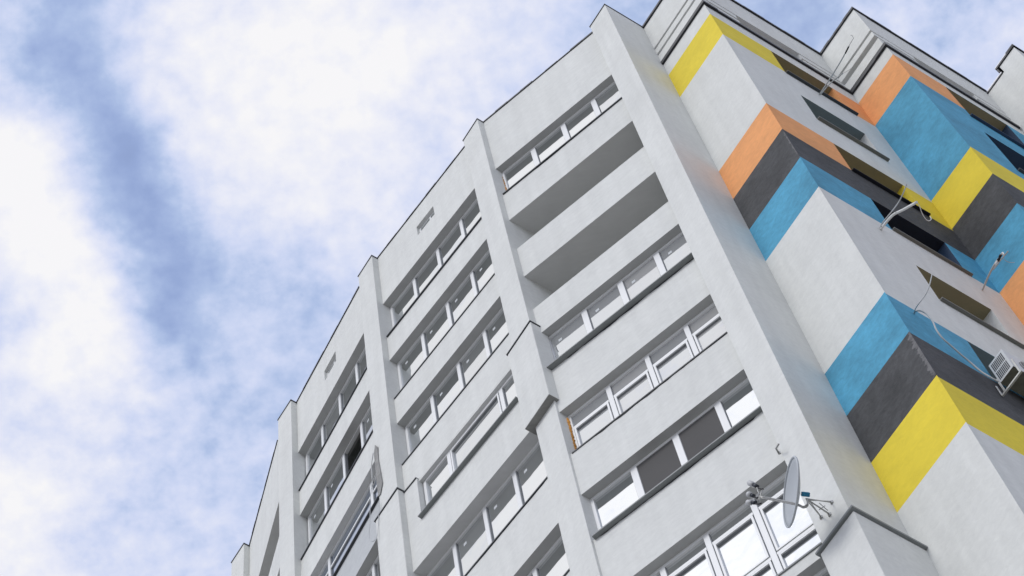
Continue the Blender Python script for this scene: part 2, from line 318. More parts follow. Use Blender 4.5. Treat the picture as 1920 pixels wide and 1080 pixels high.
# window builder --------------------------------------------------------
def window(w, a0, a1, z0, z1, d, mull, glz=None, style='', sillm=SILD, sillp=.05, sill_t=.03, sillx=(0.0, 0.0), parent=None, label=None, silld=.0):
    """frame sits at depth d behind the wall plane; mull = mullion positions"""
    lo, hi = min(a0, a1), max(a0, a1)
    mb = MB(); fw = .065; dep = .07
    w.box(mb, lo, lo+fw, z0, z1, d-dep, d, PVC); w.box(mb, hi-fw, hi, z0, z1, d-dep, d, PVC)
    w.box(mb, lo+fw, hi-fw, z0, z0+fw, d-dep, d-.001, PVC); w.box(mb, lo+fw, hi-fw, z1-fw, z1, d-dep, d-.001, PVC)
    for m in mull:
        mw = .11 if 'wide' in style else .085
        w.box(mb, m-mw/2, m+mw/2, z0+fw, z1-fw, d-dep, d+.004, PVC)
        w.box(mb, m-mw/2-.008, m-mw/2, z0+fw, z1-fw, d-dep, d-.012, PVCG)
        w.box(mb, m+mw/2, m+mw/2+.008, z0+fw, z1-fw, d-dep, d-.012, PVCG)
    fr = mb.build('window', parent, label=label)
    ed = [lo+fw] + sorted(mull) + [hi-fw]
    for k in range(len(ed)-1):
        x0 = ed[k] + (.05 if k else 0); x1 = ed[k+1] - (.05 if k < len(ed)-2 else 0)
        gm = GL1
        if glz: gm = glz[k] if isinstance(glz, (list, tuple)) else glz
        za, zb = z0+fw, z1-fw
        trans = []
        if 'transom' in style: trans = [zb - (zb-za)*.30]
        if 'tall' in style: trans = [zb-.28, za+.62]
        if gm is None:
            continue
        segs = [za] + sorted(trans) + [zb]
        fb = MB()
        for t_ in trans:
            w.box(fb, x0, x1, t_-.03, t_+.03, d-.055, d-.003, PVC)
            w.box(fb, x0, x1, t_-.043, t_-.03, d-.055, d-.02, PVCG)
        for q in range(len(segs)-1):
            s0 = segs[q] + (.03 if q else 0); s1 = segs[q+1] - (.043 if q < len(segs)-2 else 0)
            if ('sash' in style and (k % 2 == 1 or 'all' in style)) and (q < len(segs)-2 or not trans):
                e = .045
                w.box(fb, x0+.012, x0+e, s0+.012, s1-.012, d-.05, d+.010, PVC); w.box(fb, x1-e, x1-.012, s0+.012, s1-.012, d-.05, d+.010, PVC)
                w.box(fb, x0+e, x1-e, s0+.012, s0+e, d-.05, d+.009, PVC); w.box(fb, x0+e, x1-e, s1-e, s1-.012, d-.05, d+.009, PVC)
                w.box(fb, x0+e, x0+e+.006, s0+e, s1-e, d-.05, d-.012, PVCG); w.box(fb, x0+e, x1-e, s1-e-.008, s1-e, d-.05, d-.012, PVCG)
        if fb.v: fb.build('sash', fr)
        pb = MB()
        pm = SCRN if gm == 'screen' else gm
        if gm is GL1: pm = random.choice((GL1, GL1, GL1B, GL1C))
        if gm is GL2: pm = random.choice((GL2, GL2, GL2B))
        w.box(pb, x0, x1, za, zb, d-.06, d-.035 + (.02 if gm == 'screen' else 0), pm)
        pb.build('insect_screen' if gm == 'screen' else 'pane', fr)
        if 'stick' in style and gm != 'screen':
            sb = MB(); zz = zb-.10; xx = x1-.18 if w.t.x < 0 else x0+.18
            w.box(sb, xx-.035, xx+.035, zz-.20, zz-.12, d-.035, d-.031, STK); sb.build('sticker', fr)
    sb = MB()
    w.box(sb, lo-sillx[0], hi+sillx[1], z0-sill_t, z0, d-.02, silld+sillp, sillm, sillm)
    sb.build('sill', fr)
    return fr

# bays --------------------------------------------------------------------
def inner(i): 
    v = Vector(CP[i+1]) + SD*.15; return (v.x, v.y)
def bay_bands(w, bands, a0, a1, thick=.30, mt=WH, shallow=True):
    for zt, zb, dt_, db in bands:
        mb = MB()
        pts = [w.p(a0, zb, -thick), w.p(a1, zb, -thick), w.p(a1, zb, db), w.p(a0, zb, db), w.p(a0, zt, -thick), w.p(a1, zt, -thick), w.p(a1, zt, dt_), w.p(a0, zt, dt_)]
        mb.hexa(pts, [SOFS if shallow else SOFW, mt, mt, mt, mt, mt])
        o = mb.build('spandrel', bld)
        yield o
def balcony(w, zt, zp, a0=.1, a1=-3.3, dep=1.5, soff=SOFW):
    """open loggia: ceiling at zt, parapet top at zp"""
    mb = MB()
    w.box(mb, a0, a1, zt-.001, zt+.15, -dep, -.29, soff, soff)      # ceiling slab
    w.box(mb, a0, a1, zp-1.25, zt, -dep-.2, -dep, WH)            # back wall
    w.box(mb, a0, a1, zp-1.25, zp-1.1, -dep, -.29, CONC)
    mb.build('balcony_recess', bld)

# --- bay 1
w1 = Wall(inner(1), AZ[1])
F1 = [(43.52, 42.03), (40.68, 39.22), (37.90, 36.42), (35.37, 33.88), (32.38, 30.93), (29.63, 28.27), (26.76, 24.53), (24.27, 22.8), (21.5, 20.0)]
def bands_from(F, top, bot=-EYE):
    r = []; z = top
    for zt, zb in F: r.append((z, zt)); z = zb
    r.append((z, bot)); return r
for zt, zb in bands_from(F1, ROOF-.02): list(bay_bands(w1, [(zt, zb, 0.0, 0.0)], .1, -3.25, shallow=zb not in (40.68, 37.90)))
MU = [-.84, -1.62, -2.40]
FR1 = -.145
window(w1, -.02, -3.2, 42.03, 43.52, FR1, MU, 
       style='wide', sillm=SILD, sillp=.03, parent=bld, label='topmost four-light window of the bay beside the corner pilaster')
balcony(w1, 40.68, 39.22); balcony(w1, 37.90, 36.42)
GW = [GL2, GL2, GL2, GL2]
window(w1, -.02, -3.2, 33.88, 35.37, FR1, MU, glz=GW, style='wide stick', sillm=SILL, sillp=.10, parent=bld)
window(w1, -.02, -3.2, 30.93, 32.38, FR1, MU, glz=GW, style='transom sash all', sillm=SILD, sillp=.015, parent=bld, label='four-light window with transoms and white sashes')
window(w1, -.02, -3.2, 28.27, 29.63, FR1, MU, glz=[GL3, 'screen', 'screen', GL3], style='wide', sillm=SILL, sillp=.08, parent=bld, label='window with two dark insect screens in the middle')
window(w1, -.02, -3.2, 24.53, 26.76, FR1, [-.80, -1.55, -2.33], glz=GL5, style='tall sash all', sillm=SILL, sillp=.02, parent=bld, label='tall white window behind the satellite dish')
window(w1, -.02, -3.2, 22.8, 24.27, FR1, MU, parent=bld); window(w1, -.02, -3.2, 20.0, 21.5, FR1, MU, parent=bld)

# --- bay 2
w2 = Wall(inner(2), AZ[2])
F2a = [(43.93, 42.23), (41.14, 39.38), (38.34, 36.66)]
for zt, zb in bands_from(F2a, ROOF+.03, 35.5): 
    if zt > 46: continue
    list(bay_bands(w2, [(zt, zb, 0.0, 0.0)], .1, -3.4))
# top spandrel with a small vent opening
def vent_spandrel(w, ztop, zbot, s0, s1, v0, v1, a0, a1):
    mb = MB(); lo, hi = min(s0, s1), max(s0, s1)
    w.box(mb, a0, hi, zbot, ztop, -.3, 0, WH, SOFS); w.box(mb, lo, a1, zbot, ztop, -.3, 0, WH, SOFS)
    w.box(mb, hi, lo, v1, ztop, -.3, 0, WH, SOFW); w.box(mb, hi, lo, zbot, v0, -.3, 0, WH, SOFS)
    o = mb.build('spandrel', bld)
    fb = MB(); w.box(fb, lo, hi, v0, v0+.05, -.15, -.07, PVC); w.box(fb, lo, hi, v0+.13, v0+.17, -.15, -.08, PVC); w.box(fb, lo, lo+.05, v0, v1, -.15, -.07, PVC); w.box(fb, lo, hi, v1-.06, v1, -.15, -.08, PVC)
    w.box(fb, hi-.05, hi, v0, v1, -.15, -.07, PVC); w.box(fb, lo+.2, lo+.24, v0, v1, -.15, -.075, PVC)
    w.box(fb, lo, hi, v0, v1, -.24, -.13, STEA)
    f = fb.build('vent_window', bld)
vent_spandrel(w2, ROOF+.03, 43.93, -1.33, -1.92, 45.07, 45.54, .1, -3.4)
def win2(w, z0, z1, mull, a0=-.02, a1=-3.35, d_=-.165, **k): return window(w, a0, a1, z0, z1, d_, mull, parent=bld, **k)
M2 = [-.84, -1.65, -2.44]
win2(w2, 42.23, 43.93, M2, sillp=.035, label='topmost window of the second bay with one sash tipped open')
win2(w2, 39.38, 41.14, M2, style='stick', sillp=.02); win2(w2, 36.66, 38.34, M2, style='stick', sillp=.02)
# insulated flat: cladding stands proud from 35.5 m down to 32.77 m
mb = MB()
w2.box(mb, .1, -.40, 32.77, 35.5, -.3, .05, WH, SOFW); w2.box(mb, -.40, -3.4, 32.77, 34.07, -.3, .05, WH, SOFW); w2.box(mb, -3.08, -3.4, 34.07, 35.5, -.3, .05, WH)
w2.box(mb, -.40, -3.08, 35.44, 35.5, -.3, -.001, WH, SOFW)
o = mb.build('spandrel', bld, label='smooth insulated cladding panel')
f = MB(); w2.box(f, .02, -.40, 35.5, 35.525, -.05, .07, SILD); f.build('flashing', o)
win2(w2, 34.07, 35.44, [-1.14, -2.62], a0=-.42, a1=-3.1, style='sash', d_=-.07, sillm=SILL, sillp=.13, sillx=(0, .03), label='three-light window set in the insulated cladding')
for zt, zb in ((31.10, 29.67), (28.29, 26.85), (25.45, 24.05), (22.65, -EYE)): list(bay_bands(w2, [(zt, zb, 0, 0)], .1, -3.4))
for z0, z1, k in ((31.10, 32.77, 'stick'), (28.29, 29.67, ''), (25.45, 26.85, ''), (22.65, 24.05, '')): win2(w2, z0, z1, M2, style=k, sillp=.02)

# --- bay 3
w3 = Wall(inner(3), AZ[3])
vent_spandrel(w3, ROOF+.03, 44.0, -1.33, -1.87, 45.03, 45.52, .1, -3.3)
for zt, zb in ((42.25, 41.22), (39.40, 39.0), (35.55+1.17, 35.57), (34.0, 32.77), (31.1, 29.7), (28.3, 26.85), (25.45, 24.05), (22.65, -EYE)):
    for s_ in bay_bands(w3, [(zt, zb, 0, 0)], .1, -3.3, mt=(RAWP if 35 < zb < 36 else WH)): 
        if 35 < zb < 36: s_['label'] = 'bare grey unpainted spandrel'
mb = MB(); w3.box(mb, .1, -3.3, 38.20, 38.985, -.3, .012, WH, SOFW); mb.build('spandrel', bld)
M3 = [-.80, -1.62, -2.40]
win2(w3, 42.25, 44.0, M3, a1=-3.25, sillp=.03, label='topmost window of the third bay'); 
win2(w3, 39.40, 41.22, M3, a1=-3.25, style='stick', glz=[GL1, None, GL1, GL1], sillp=.03, label='window of the third bay with one light standing open and dark')
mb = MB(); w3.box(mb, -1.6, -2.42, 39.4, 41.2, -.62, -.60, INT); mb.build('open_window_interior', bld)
window(w3, -.02, -3.25, 36.72, 38.20, -.12, [-.9, -2.65], glz=GL4, style='transom', sillm=SILD, sillp=.05, parent=bld, label='window with a long blue-tinted light')
for z0, z1 in ((34.0, 35.57), (31.1, 32.77), (28.3, 29.7), (25.45, 26.85), (22.65, 24.05)): win2(w3, z0, z1, M3, a1=-3.25, sillp=.02)

# --- bay 4 (open loggias) and the bay turning away behind the last pilaster
w4 = Wall(inner(4), AZ[4])
F4 = [(43.5, 42.0), (40.7, 39.2), (37.9, 36.4), (35.1, 33.6), (32.3, 30.8), (29.5, 28.0), (26.7, 25.2)]
for zt, zb in bands_from(F4, ROOF+.05): list(bay_bands(w4, [(zt, zb, 0, 0)], .1, -3.0, shallow=False))
for zt, zb in F4: balcony(w4, zt, zb, a1=-3.0)
w5 = Wall((CP[5][0]+SD.x*.15, CP[5][1]+SD.y*.15), AZ[5])
w5 = Wall((w5.o.x - .45*cos(AS+pi/2)*-1*0 + cos(AB)*.5, w5.o.y + sin(AB)*.5), AZ[5])
for zt, zb in bands_from(F4, ROOF): list(bay_bands(w5, [(zt, zb, 0, 0)], 0.0, 3.4))
for zt, zb in F4[:6]: window(w5, .05, 3.3, zb, zt, -.17, [.85, 1.65, 2.45], parent=bld)

# roof flashing along the bays
for w, a1, zz in ((w1, -3.1, ROOF-.02), (w2, -3.2, ROOF+.03), (w3, -3.1, ROOF+.03), (w4, -2.75, ROOF+.05)):
    f = MB(); n = 9
    for k in range(n):
        x0 = a1*k/n; x1 = a1*(k+1)/n; h = .03 + .045*random.random()**2
        w.box(f, x0, x1 + .004*(k % 2), zz+.002*k/9, zz+h, -.3, .02 + .004*(k % 2), CAP)
    f.build('roof_flashing', bld)

# ------------------------------------------------------------------ stepped coloured walls
V2 = Vector((4.030, 15.304)); V3 = Vector((5.070, 14.277)); V4 = Vector((7.675, 16.921)); V5 = Vector((8.522, 16.085)); V6 = Vector((10.981, 18.591))
BA = AB - pi
WB1 = Wall(V2, BA); WB2 = Wall(V3, AS); WB3 = Wall(V4, BA); WB4 = Wall(V5, AS); WB5 = Wall(V6, BA)
V7 = V6 + WB5.t*1.12; WB6 = Wall(V7, AS)
for w in (WB2, WB4, WB6):
    w.n = Vector((w.t.y, -w.t.x))
TOPB = 43.83
def painted(name, w, a0, a1, bands, openings, label, dep=.55):
    """bands: (ztop, zbot, [(a_end, material)...]); openings: (a0,a1,z0,z1,soffit,jamb,back)"""
    mb = MB()
    for zt, zb, cols in bands:
        cuts = sorted({zt, zb} | {z for o in openings for z in (o[2], o[3]) if zb < z < zt}, reverse=True)
        for i in range(len(cuts)-1):
            z1, z0 = cuts[i], cuts[i+1]; zm = (z0+z1)/2
            xs = sorted({a0, a1} | {c[0] for c in cols if a0 < c[0] < a1} | {x for o in openings if o[2] < zm < o[3] for x in (o[0], o[1])})
            for j in range(len(xs)-1):
                xm = (xs[j]+xs[j+1])/2
                if any(o[0] < xm < o[1] and o[2] < zm < o[3] for o in openings): continue
                mt = next(c[1] for c in cols if xm < c[0])
                w.quad(mb, xs[j], xs[j+1], z0, z1, 0, mt)
    for (x0, x1, z0, z1, sf, jl, jr, bk) in openings:
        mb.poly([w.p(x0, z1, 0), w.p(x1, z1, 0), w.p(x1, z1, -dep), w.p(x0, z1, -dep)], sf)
        mb.poly([w.p(x0, z0, 0), w.p(x1, z0, 0), w.p(x1, z0, -dep), w.p(x0, z0, -dep)], WH)
        mb.poly([w.p(x1, z0, 0), w.p(x1, z1, 0), w.p(x1, z1, -dep), w.p(x1, z0, -dep)], jr)
        mb.poly([w.p(x0, z0, 0), w.p(x0, z1, 0), w.p(x0, z1, -dep), w.p(x0, z0, -dep)], jl)
    o = mb.build(name, bld, label=label)
    return o
X = 99
painted('painted_wall', WB1, 0, 1.4725, [(TOPB, 43.17, [(X, WH)]), (43.17, 41.78, [(X, YE)]), (41.78, 37.62, [(X, WH)]), (37.62, 36.25, [(X, OR)]),
    (36.25, 34.82, [(X, BK)]), (34.82, 33.45, [(X, BU)]), (33.45, 29.21, [(X, WH)]), (29.21, 27.85, [(X, BU)]), (27.85, 26.45, [(X, BK)]), (26.45, 25.08, [(X, YE)]), (25.08, -EYE, [(X, WH)])],
    [], 'lit painted wall with yellow band under the roof, left of the first outer corner')
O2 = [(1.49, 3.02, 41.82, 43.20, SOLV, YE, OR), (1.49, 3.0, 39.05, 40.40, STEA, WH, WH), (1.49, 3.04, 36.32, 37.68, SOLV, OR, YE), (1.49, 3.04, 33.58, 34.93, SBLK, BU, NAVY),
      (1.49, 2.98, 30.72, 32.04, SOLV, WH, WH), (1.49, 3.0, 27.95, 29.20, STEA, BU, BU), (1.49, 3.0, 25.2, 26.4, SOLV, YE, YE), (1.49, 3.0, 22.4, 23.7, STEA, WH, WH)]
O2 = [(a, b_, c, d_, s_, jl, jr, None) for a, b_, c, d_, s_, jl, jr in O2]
painted('painted_wall', WB2, 0, 3.712, [(TOPB, 43.20, [(X, WH)]), (43.20, 41.82, [(2.2, YE), (X, OR)]), (41.82, 37.68, [(X, WH)]), (37.68, 36.30, [(2.2, OR), (X, YE)]),
    (36.30, 34.93, [(X, BK)]), (34.93, 33.52, [(X, BU)]), (33.52, 29.21, [(X, WH)]), (29.21, 27.85, [(X, BU)]), (27.85, 26.45, [(X, BK)]), (26.45, 25.08, [(X, YE)]), (25.08, -EYE, [(X, WH)])],
    O2, 'shaded painted wall with five slit openings, right of the first outer corner')
painted('painted_wall', WB3, 0, 1.192, [(TOPB, 43.32, [(X, WH)]), (43.32, 41.93, [(X, OR)]), (41.93, 37.77, [(X, BU)]), (37.77, 36.40, [(X, YE)]), (36.40, 34.98, [(X, BK)]), (34.98, 33.56, [(X, BU)]), (33.56, 30.8, [(X, OR)]), (30.8, -EYE, [(X, WH)])],
    [], 'lit painted wall with the tall blue panel, left of the second outer corner')
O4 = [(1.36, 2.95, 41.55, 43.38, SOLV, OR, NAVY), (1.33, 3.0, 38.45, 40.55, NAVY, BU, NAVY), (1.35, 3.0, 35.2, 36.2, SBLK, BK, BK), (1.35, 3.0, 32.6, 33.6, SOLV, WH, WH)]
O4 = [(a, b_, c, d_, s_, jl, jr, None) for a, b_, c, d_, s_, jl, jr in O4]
painted('painted_wall', WB4, 0, 3.512, [(TOPB, 43.40, [(X, WH)]), (43.40, 41.93, [(1.4, OR), (X, BU)]), (41.93, 37.85, [(X, BU)]), (37.85, 36.45, [(X, YE)]), (36.45, 34.98, [(X, BK)]), (34.98, 33.56, [(X, BU)]), (33.56, -EYE, [(X, WH)])],
    O4, 'shaded blue painted wall at the right edge')
mb = MB(); WB5.quad(mb, 0, 1.12, -EYE, TOPB, 0, WH); WB6.quad(mb, 0, 3.5, -EYE, TOPB, 0, WH); mb.build('wall', bld, label='plain pale wall at the far right')
# lit-by-daylight windows deep in the openings
for w, OO in ((WB2, O2), (WB4, O4)):
    for o_ in OO:
        fr = window(w, o_[0], o_[1], o_[2], o_[3], -.50, [(o_[0]+o_[1])/2], glz=GL1, sillm=SILD, sillp=-.40, parent=bld)
# metal sill boards on the shaded walls
sills = [(WB2, 1.50, 3.22, 41.80, SILD, .06, .035), (WB2, 1.50, 3.12, 39.03, SILE, .065, .035), (WB2, 1.49, 3.16, 36.30, SBLK, .06, .035), (WB2, 1.50, 3.12, 33.55, SILE, .055, .03), (WB2, 1.50, 3.10, 30.70, SILE, .06, .035),
         (WB4, 1.33, 3.1, 41.53, NAVY, .06, .04), (WB4, 1.33, 3.1, 38.43, SILD, .06, .04)]
for w, x0, x1, z, m_s, pr, th in sills:
    mb = MB(); w.box(mb, x0, x1, z-th, z, -.04, pr, m_s); mb.build('sill_board', bld, bev=.006)
# worn edge of the black band
for zt, zb in ((27.83, 26.47), (36.1, 35.0)):
    mb = MB(); prev = None; n = 44; wid = .085 if zt < 30 else .035
    pts = []
    for k in range(n+1):
        z = zt + (zb-zt)*k/n; pts.append((1.4725 - wid*(.25+random.random()*1.1)*(.5+.5*abs(sin(k*.37))), z))
    for k in range(n):
        mb.poly([WB1.p(pts[k][0], pts[k][1], .003), WB1.p(1.4725, pts[k][1], .003), WB1.p(1.4725, pts[k+1][1], .003), WB1.p(pts[k+1][0], pts[k+1][1], .003)], BKW)
    mb.build('paint_wear', bld)

# parapets with open slots above the painted walls -------------------------------
TH = .22
def pbeam(w, a0, a1, z0, z1, d0=-TH, d1=0.0, name='parapet_beam', mt=WH, bot=None):
    mb = MB(); w.box(mb, a0, a1, z0, z1, d0, d1, mt, bot or SOFW); return mb.build(name, bld)
T1 = 46.34
for (wl, L1, wr, L2, hid, pj) in ((WB1, 1.4725, WB2, 3.712, -1.2, .02), (WB3, 1.192, WB4, 3.512, 0.0, .11)):
    # front-facing beams; the flank beams butt against their backs
    pbeam(wl, hid, L1, 44.95-pj, T1, d1=pj); pbeam(wl, 0.0, L1, 44.55-min(pj, .07), 44.83-pj, d1=pj); pbeam(wl, 0.0, L1, 43.98, 44.42-min(pj, .05), d1=min(pj, .05))
    pbeam(wr, TH, L2, 44.93, T1-.002, d1=-.002); pbeam(wr, -pj, TH, 44.93, T1-.002, d0=-.05, d1=.004)
    for x0, x1 in ((TH, 1.0), (2.62, L2)):
        pbeam(wr, x0, x1, 44.56, 44.83); pbeam(wr, x0, x1, 43.98, 44.42)
    pbeam(wr, 1.0, 2.62, 43.9, 44.93, -.36, -.20, mt=SOFW)
    for w, x0, x1, q in ((wl, 0.0, L1+.045, pj*.5), (wr, -pj*.5, L2-.05, 0)):
        mb = MB(); w.box(mb, x0, x1, TOPB-.001*q, TOPB+.13, -TH-.1, .045+.002*q, CAP); mb.build('ledge', bld)
    for w, x0, x1, q in ((wl, hid, L1+.03, pj), (wr, -pj-.031, L2-.02, 0)):
        mb = MB(); n = 7
        for k in range(n):
            xa = x0+(x1-x0)*k/n; xb = x0+(x1-x0)*(k+1)/n
            w.box(mb, xa, xb, T1+.001*q, T1+.075+.02*random.random(), -TH, q+.035+.004*(k % 2), CAP)
        mb.build('roof_flashing', bld)
# raised corner on the first front parapet so both sides meet
mb = MB(); WB5.box(mb, 0, .6, TOPB, 46.24, -TH, 0, WH); WB5.box(mb, .6, 1.12, TOPB, 46.58, -TH, 0, WH); WB6.box(mb, TH, 3.5, TOPB, 46.2, -TH, 0, WH); WB6.box(mb, TH, 3.5, 46.2, 46.58, -TH, -.001, WH)
mb.build('parapet_beam', bld)
mb = MB(); WB5.box(mb, 0.0, .56, 46.24, 46.29, -TH, .02, CAP); WB5.box(mb, .50, 1.15, 46.58, 46.65, -TH, .03, CAP); WB5.box(mb, .50, .545, 46.38, 46.58, -TH, .02, CAP); WB6.box(mb, -.03, 3.5, 46.58, 46.70, -TH, .03, CAP)
mb.build('roof_flashing', bld)
mb = MB(); WB5.box(mb, 0.0, .55, 46.291, 46.36, -TH, .01, CAPW); WB5.box(mb, .50, 1.12, 46.652, 46.71, -TH, .02, CAPW); WB3.box(mb, 0.0, 1.2, T1+.098, T1+.125, -TH, .12, CAPW)
mb.build('white_roof_flashing', bld)

# closed volumes behind the faces (roof slabs and rear) ----------------------------
def xy(v): return (v[0], v[1])
mb = MB()
back = [(-14, 34), (2, 46), (24, 30)]
fa = [xy(Vector(CP[1]) + SD*1.6)] + [xy(Vector(CP[i]) + SD*1.0) for i in (2, 3, 4, 5)] 
mb.prism(fa + [xy(w5.p(3.3, 0, -.3))] + [(-12, 36), (2, 44), (14, 34), xy(V4 + SD*1.6)], 45.2, 45.35, CONC)
mb.build('roof_slab', bld)
mb = MB()
e = w5.p(3.4, 0, -.1)
pts = [(e.x, e.y), (-11, 37), (2, 46), (22, 34), xy(V7 + WB6.t*3.5)]
for a, b_ in zip(pts[:-1], pts[1:]):
    d = (Vector(b_)-Vector(a)).normalized(); n_ = Vector((-d.y, d.x))*-.3
    q = [Vector(a), Vector(b_), Vector(b_)+n_, Vector(a)+n_]
    mb.prism([xy(v) for v in q], 0, 47.5, WH)
mb.build('rear_wall', bld)

# rough broken plaster strip and orange foam ----------------------------------------
P3w = Wall(CP[3], AB)
# ---- helpers that turn a measured bearing into a point on a wall (used for small fittings) ----
FPX = 4323.8
def ray(x, y):
    c = Vector(((x-960)/FPX, -(y-540)/FPX, -1.0))
    return Vector(RX)*0 + Vector((c.x*RX[0]+c.y*RY[0]+c.z*RZ[0], c.x*RX[1]+c.y*RY[1]+c.z*RZ[1], c.x*RX[2]+c.y*RY[2]+c.z*RZ[2]))
def on(w, x, y, d=0.0):
    r = ray(x, y); o = w.o + w.n*d
    k = w.n.dot(o)/w.n.dot(Vector((r.x, r.y)))
    return Vector((r.x*k, r.y*k, r.z*k+EYE))
def smooth(pts, n=5):
    P = [Vector(p) for p in pts]; out = []
    for i in range(len(P)-1):
        p0, p1, p2, p3 = P[max(i-1, 0)], P[i], P[i+1], P[min(i+2, len(P)-1)]
        for k in range(n):
            t = k/n; out.append(.5*((2*p1)+(p2-p0)*t+(2*p0-5*p1+4*p2-p3)*t*t+(3*p1-p0-3*p2+p3)*t**3))
    out.append(P[-1]); return out

# exposed rough plaster on the third pilaster
poly = [(703, 834), (708, 838), (709, 860), (713, 882), (717, 905), (713, 926), (709, 931), (706, 905), (704, 880), (701, 850)]
mb = MB(); fr = [on(P3w, x, y, .02) for x, y in poly]; bk_ = [on(P3w, x, y, -.02) for x, y in poly]
mb.poly(fr, CONC); 
for i in range(len(fr)): j = (i+1) % len(fr); mb.poly([fr[i], fr[j], bk_[j], bk_[i]], CONC)
mb.build('broken_render', pil[3], label='rough broken grey render at the pilaster edge')
# foam beads
def foam(w, a, z0, z1, d, n, r, parent):
    mb = MB()
    for k in range(n):
        z = z0+(z1-z0)*(k+.5)/n; c = w.p(a + random.uniform(-.01, .01), z, d); rr = r*random.uniform(.7, 1.25)
        bm = bmesh.new(); bmesh.ops.create_icosphere(bm, subdivisions=1, radius=rr)
        i0 = len(mb.v)
        for v in bm.verts: mb.v.append((c.x+v.co.x*random.uniform(.8, 1.2), c.y+v.co.y*random.uniform(.8, 1.2), c.z+v.co.z*1.3))
        for f_ in bm.faces: mb.f.append(tuple(i0+v.index for v in f_.verts)); mb.mi.append(mb.m(FOAM)); mb.sm.append(True)
        bm.free()
    return mb.build('foam_seal', parent)
foam(w1, -.035, 42.1, 43.3, FR1+.01, 40, .02, bld)
foam(w1, -.03, 30.95, 32.3, FR1+.01, 44, .026, bld)

# ------------------------------------------------------------------ satellite dish
P1w = Wall(CP[1], AB)
DC = on(P1w, 1490, 923, .62)
nrm = Vector((-.927, -.338, .068)).normalized()
upv = (Vector(RX)*.104 + Vector(RY)*.995); upv = (upv - nrm*upv.dot(nrm)).normalized(); sdv = nrm.cross(upv)
dish = thing('satellite_dish', 'grey satellite dish on a long arm with three receivers, fixed to the corner pilaster', 'satellite dish', on(P1w, 1555, 955, 0))
mb = MB(); R = .43; rings = 8; seg = 40; dd = .085
def dp(k, j, off=0.0):
    r = R*k/rings; a = 2*pi*j/seg; return DC + upv*(r*cos(a)*1.0) + sdv*(r*sin(a)*.93) + nrm*(dd*(k/rings)**2 - dd*.5 + off)
for k in range(rings):
    for j in range(seg):
        q = [dp(k, j), dp(k+1, j), dp(k+1, j+1), dp(k, j+1)]
        if k == 0: q = [q[0], q[1], q[2]]
        mb.poly(q, DISH, True)
bm_o = mb.build('reflector', dish)
bm = bmesh.new(); bm.from_mesh(bm_o.data); bmesh.ops.remove_doubles(bm, verts=bm.verts[:], dist=.0005); bmesh.ops.recalc_face_normals(bm, faces=bm.faces[:])
bm.to_mesh(bm_o.data); bm.free()
so_ = bm_o.modifiers.new('solidify', 'SOLIDIFY'); so_.thickness = .008; so_.offset = 0
mb = MB(); mb.tube([dp(rings, j, 0) for j in range(seg+1)], .015, DISH, 8, caps=False); mb.build('rim', bm_o)
clampc = on(P1w, 1511, 928, .52)
mb = MB(); mb.obbox(clampc - upv*.02 - sdv*.035 - nrm*.045, nrm*.10, upv*.055, sdv*.07, DISB)
mb.build('clamp', dish, bev=.008)
mb = MB(); a_ = on(P1w, 1511, 935, .52)
for (fx, fy) in ((1560, 942), (1556, 965), (1540, 970)):
    foot = on(P1w, fx, fy, 0.0); mb.tube([a_, foot], .008, GALV, 6); mb.tube([on(P1w, 1517, 938, .5), foot + Vector((0, 0, .03))], .006, GALV, 6)
    mb.obbox(foot + Vector((-.025, -.02, -.03)), (.05, 0, 0), (0, .03, 0), (0, 0, .05), GALV)
mb.tube([on(P1w, 1536, 956, .25), on(P1w, 1547, 948, .2)], .006, GALV, 6)
mb.tube([on(P1w, 1536, 943, .25), on(P1w, 1552, 957, .1)], .006, GALV, 6)
mb.build('mount', dish)
mb = MB(); arm = smooth([on(P1w, 1513, 936, .52), on(P1w, 1514, 945, .53), on(P1w, 1506, 950, .56), on(P1w, 1494, 945, .64), on(P1w, 1462, 938, .78), on(P1w, 1425, 931, .95)], 4)
mb.tube(arm, .011, GALV, 8)
arm2 = [p + Vector((0, 0, -.035)) for p in arm]; mb.tube(arm2, .008, GALV, 8)
mb.tube([on(P1w, 1425, 931, .95), on(P1w, 1419, 914, .98)], .008, GALV, 6); mb.tube([on(P1w, 1425, 931, .95), on(P1w, 1419, 945, .93)], .008, GALV, 6)
mb.tube([on(P1w, 1430, 918, .96), on(P1w, 1424, 933, .95), on(P1w, 1425, 944, .94)], .007, GALV, 6)
mb.build('arm', dish)
for (x0, y0, x1, y1) in ((1404, 905, 1431, 917), (1402, 926, 1422, 933), (1401, 942, 1428, 943)):
    mb = MB(); p0 = on(P1w, x0, y0, 1.0); p1 = on(P1w, x1, y1, .94)
    d_ = (p1-p0)
    mb.tube([p0, p0+d_*.05, p0+d_*.28, p0+d_*.34], [.030, .036, .036, .022], LNBW, 12)
    mb.tube([p0+d_*.34, p0+d_*.62], [.026, .024], ACD, 10)
    mb.tube(smooth([p0+d_*.45, p0+d_*.6+Vector((0, 0, -.03)), p0+d_*.8+Vector((0, 0, -.03)), p1], 3), .010, TAPE, 6)
    mb.build('receiver', dish)

# small metal bracket on the corner pilaster
br = thing('wall_bracket', 'small bent metal bracket on the wall above the satellite dish', 'bracket', on(P1w, 1461, 848, 0))
mb = MB(); mb.tube([on(P1w, 1461, 851, 0), on(P1w, 1455, 841, .10), on(P1w, 1460, 833, .14)], .014, GALV, 6); mb.build('hook', br)
mb = MB(); p_ = on(P1w, 1461, 849, .006); mb.obbox(p_ + Vector((-.02, -.01, -.03)), (.04, 0, 0), (0, .02, 0), (0, 0, .06), GALV); mb.build('plate', br)

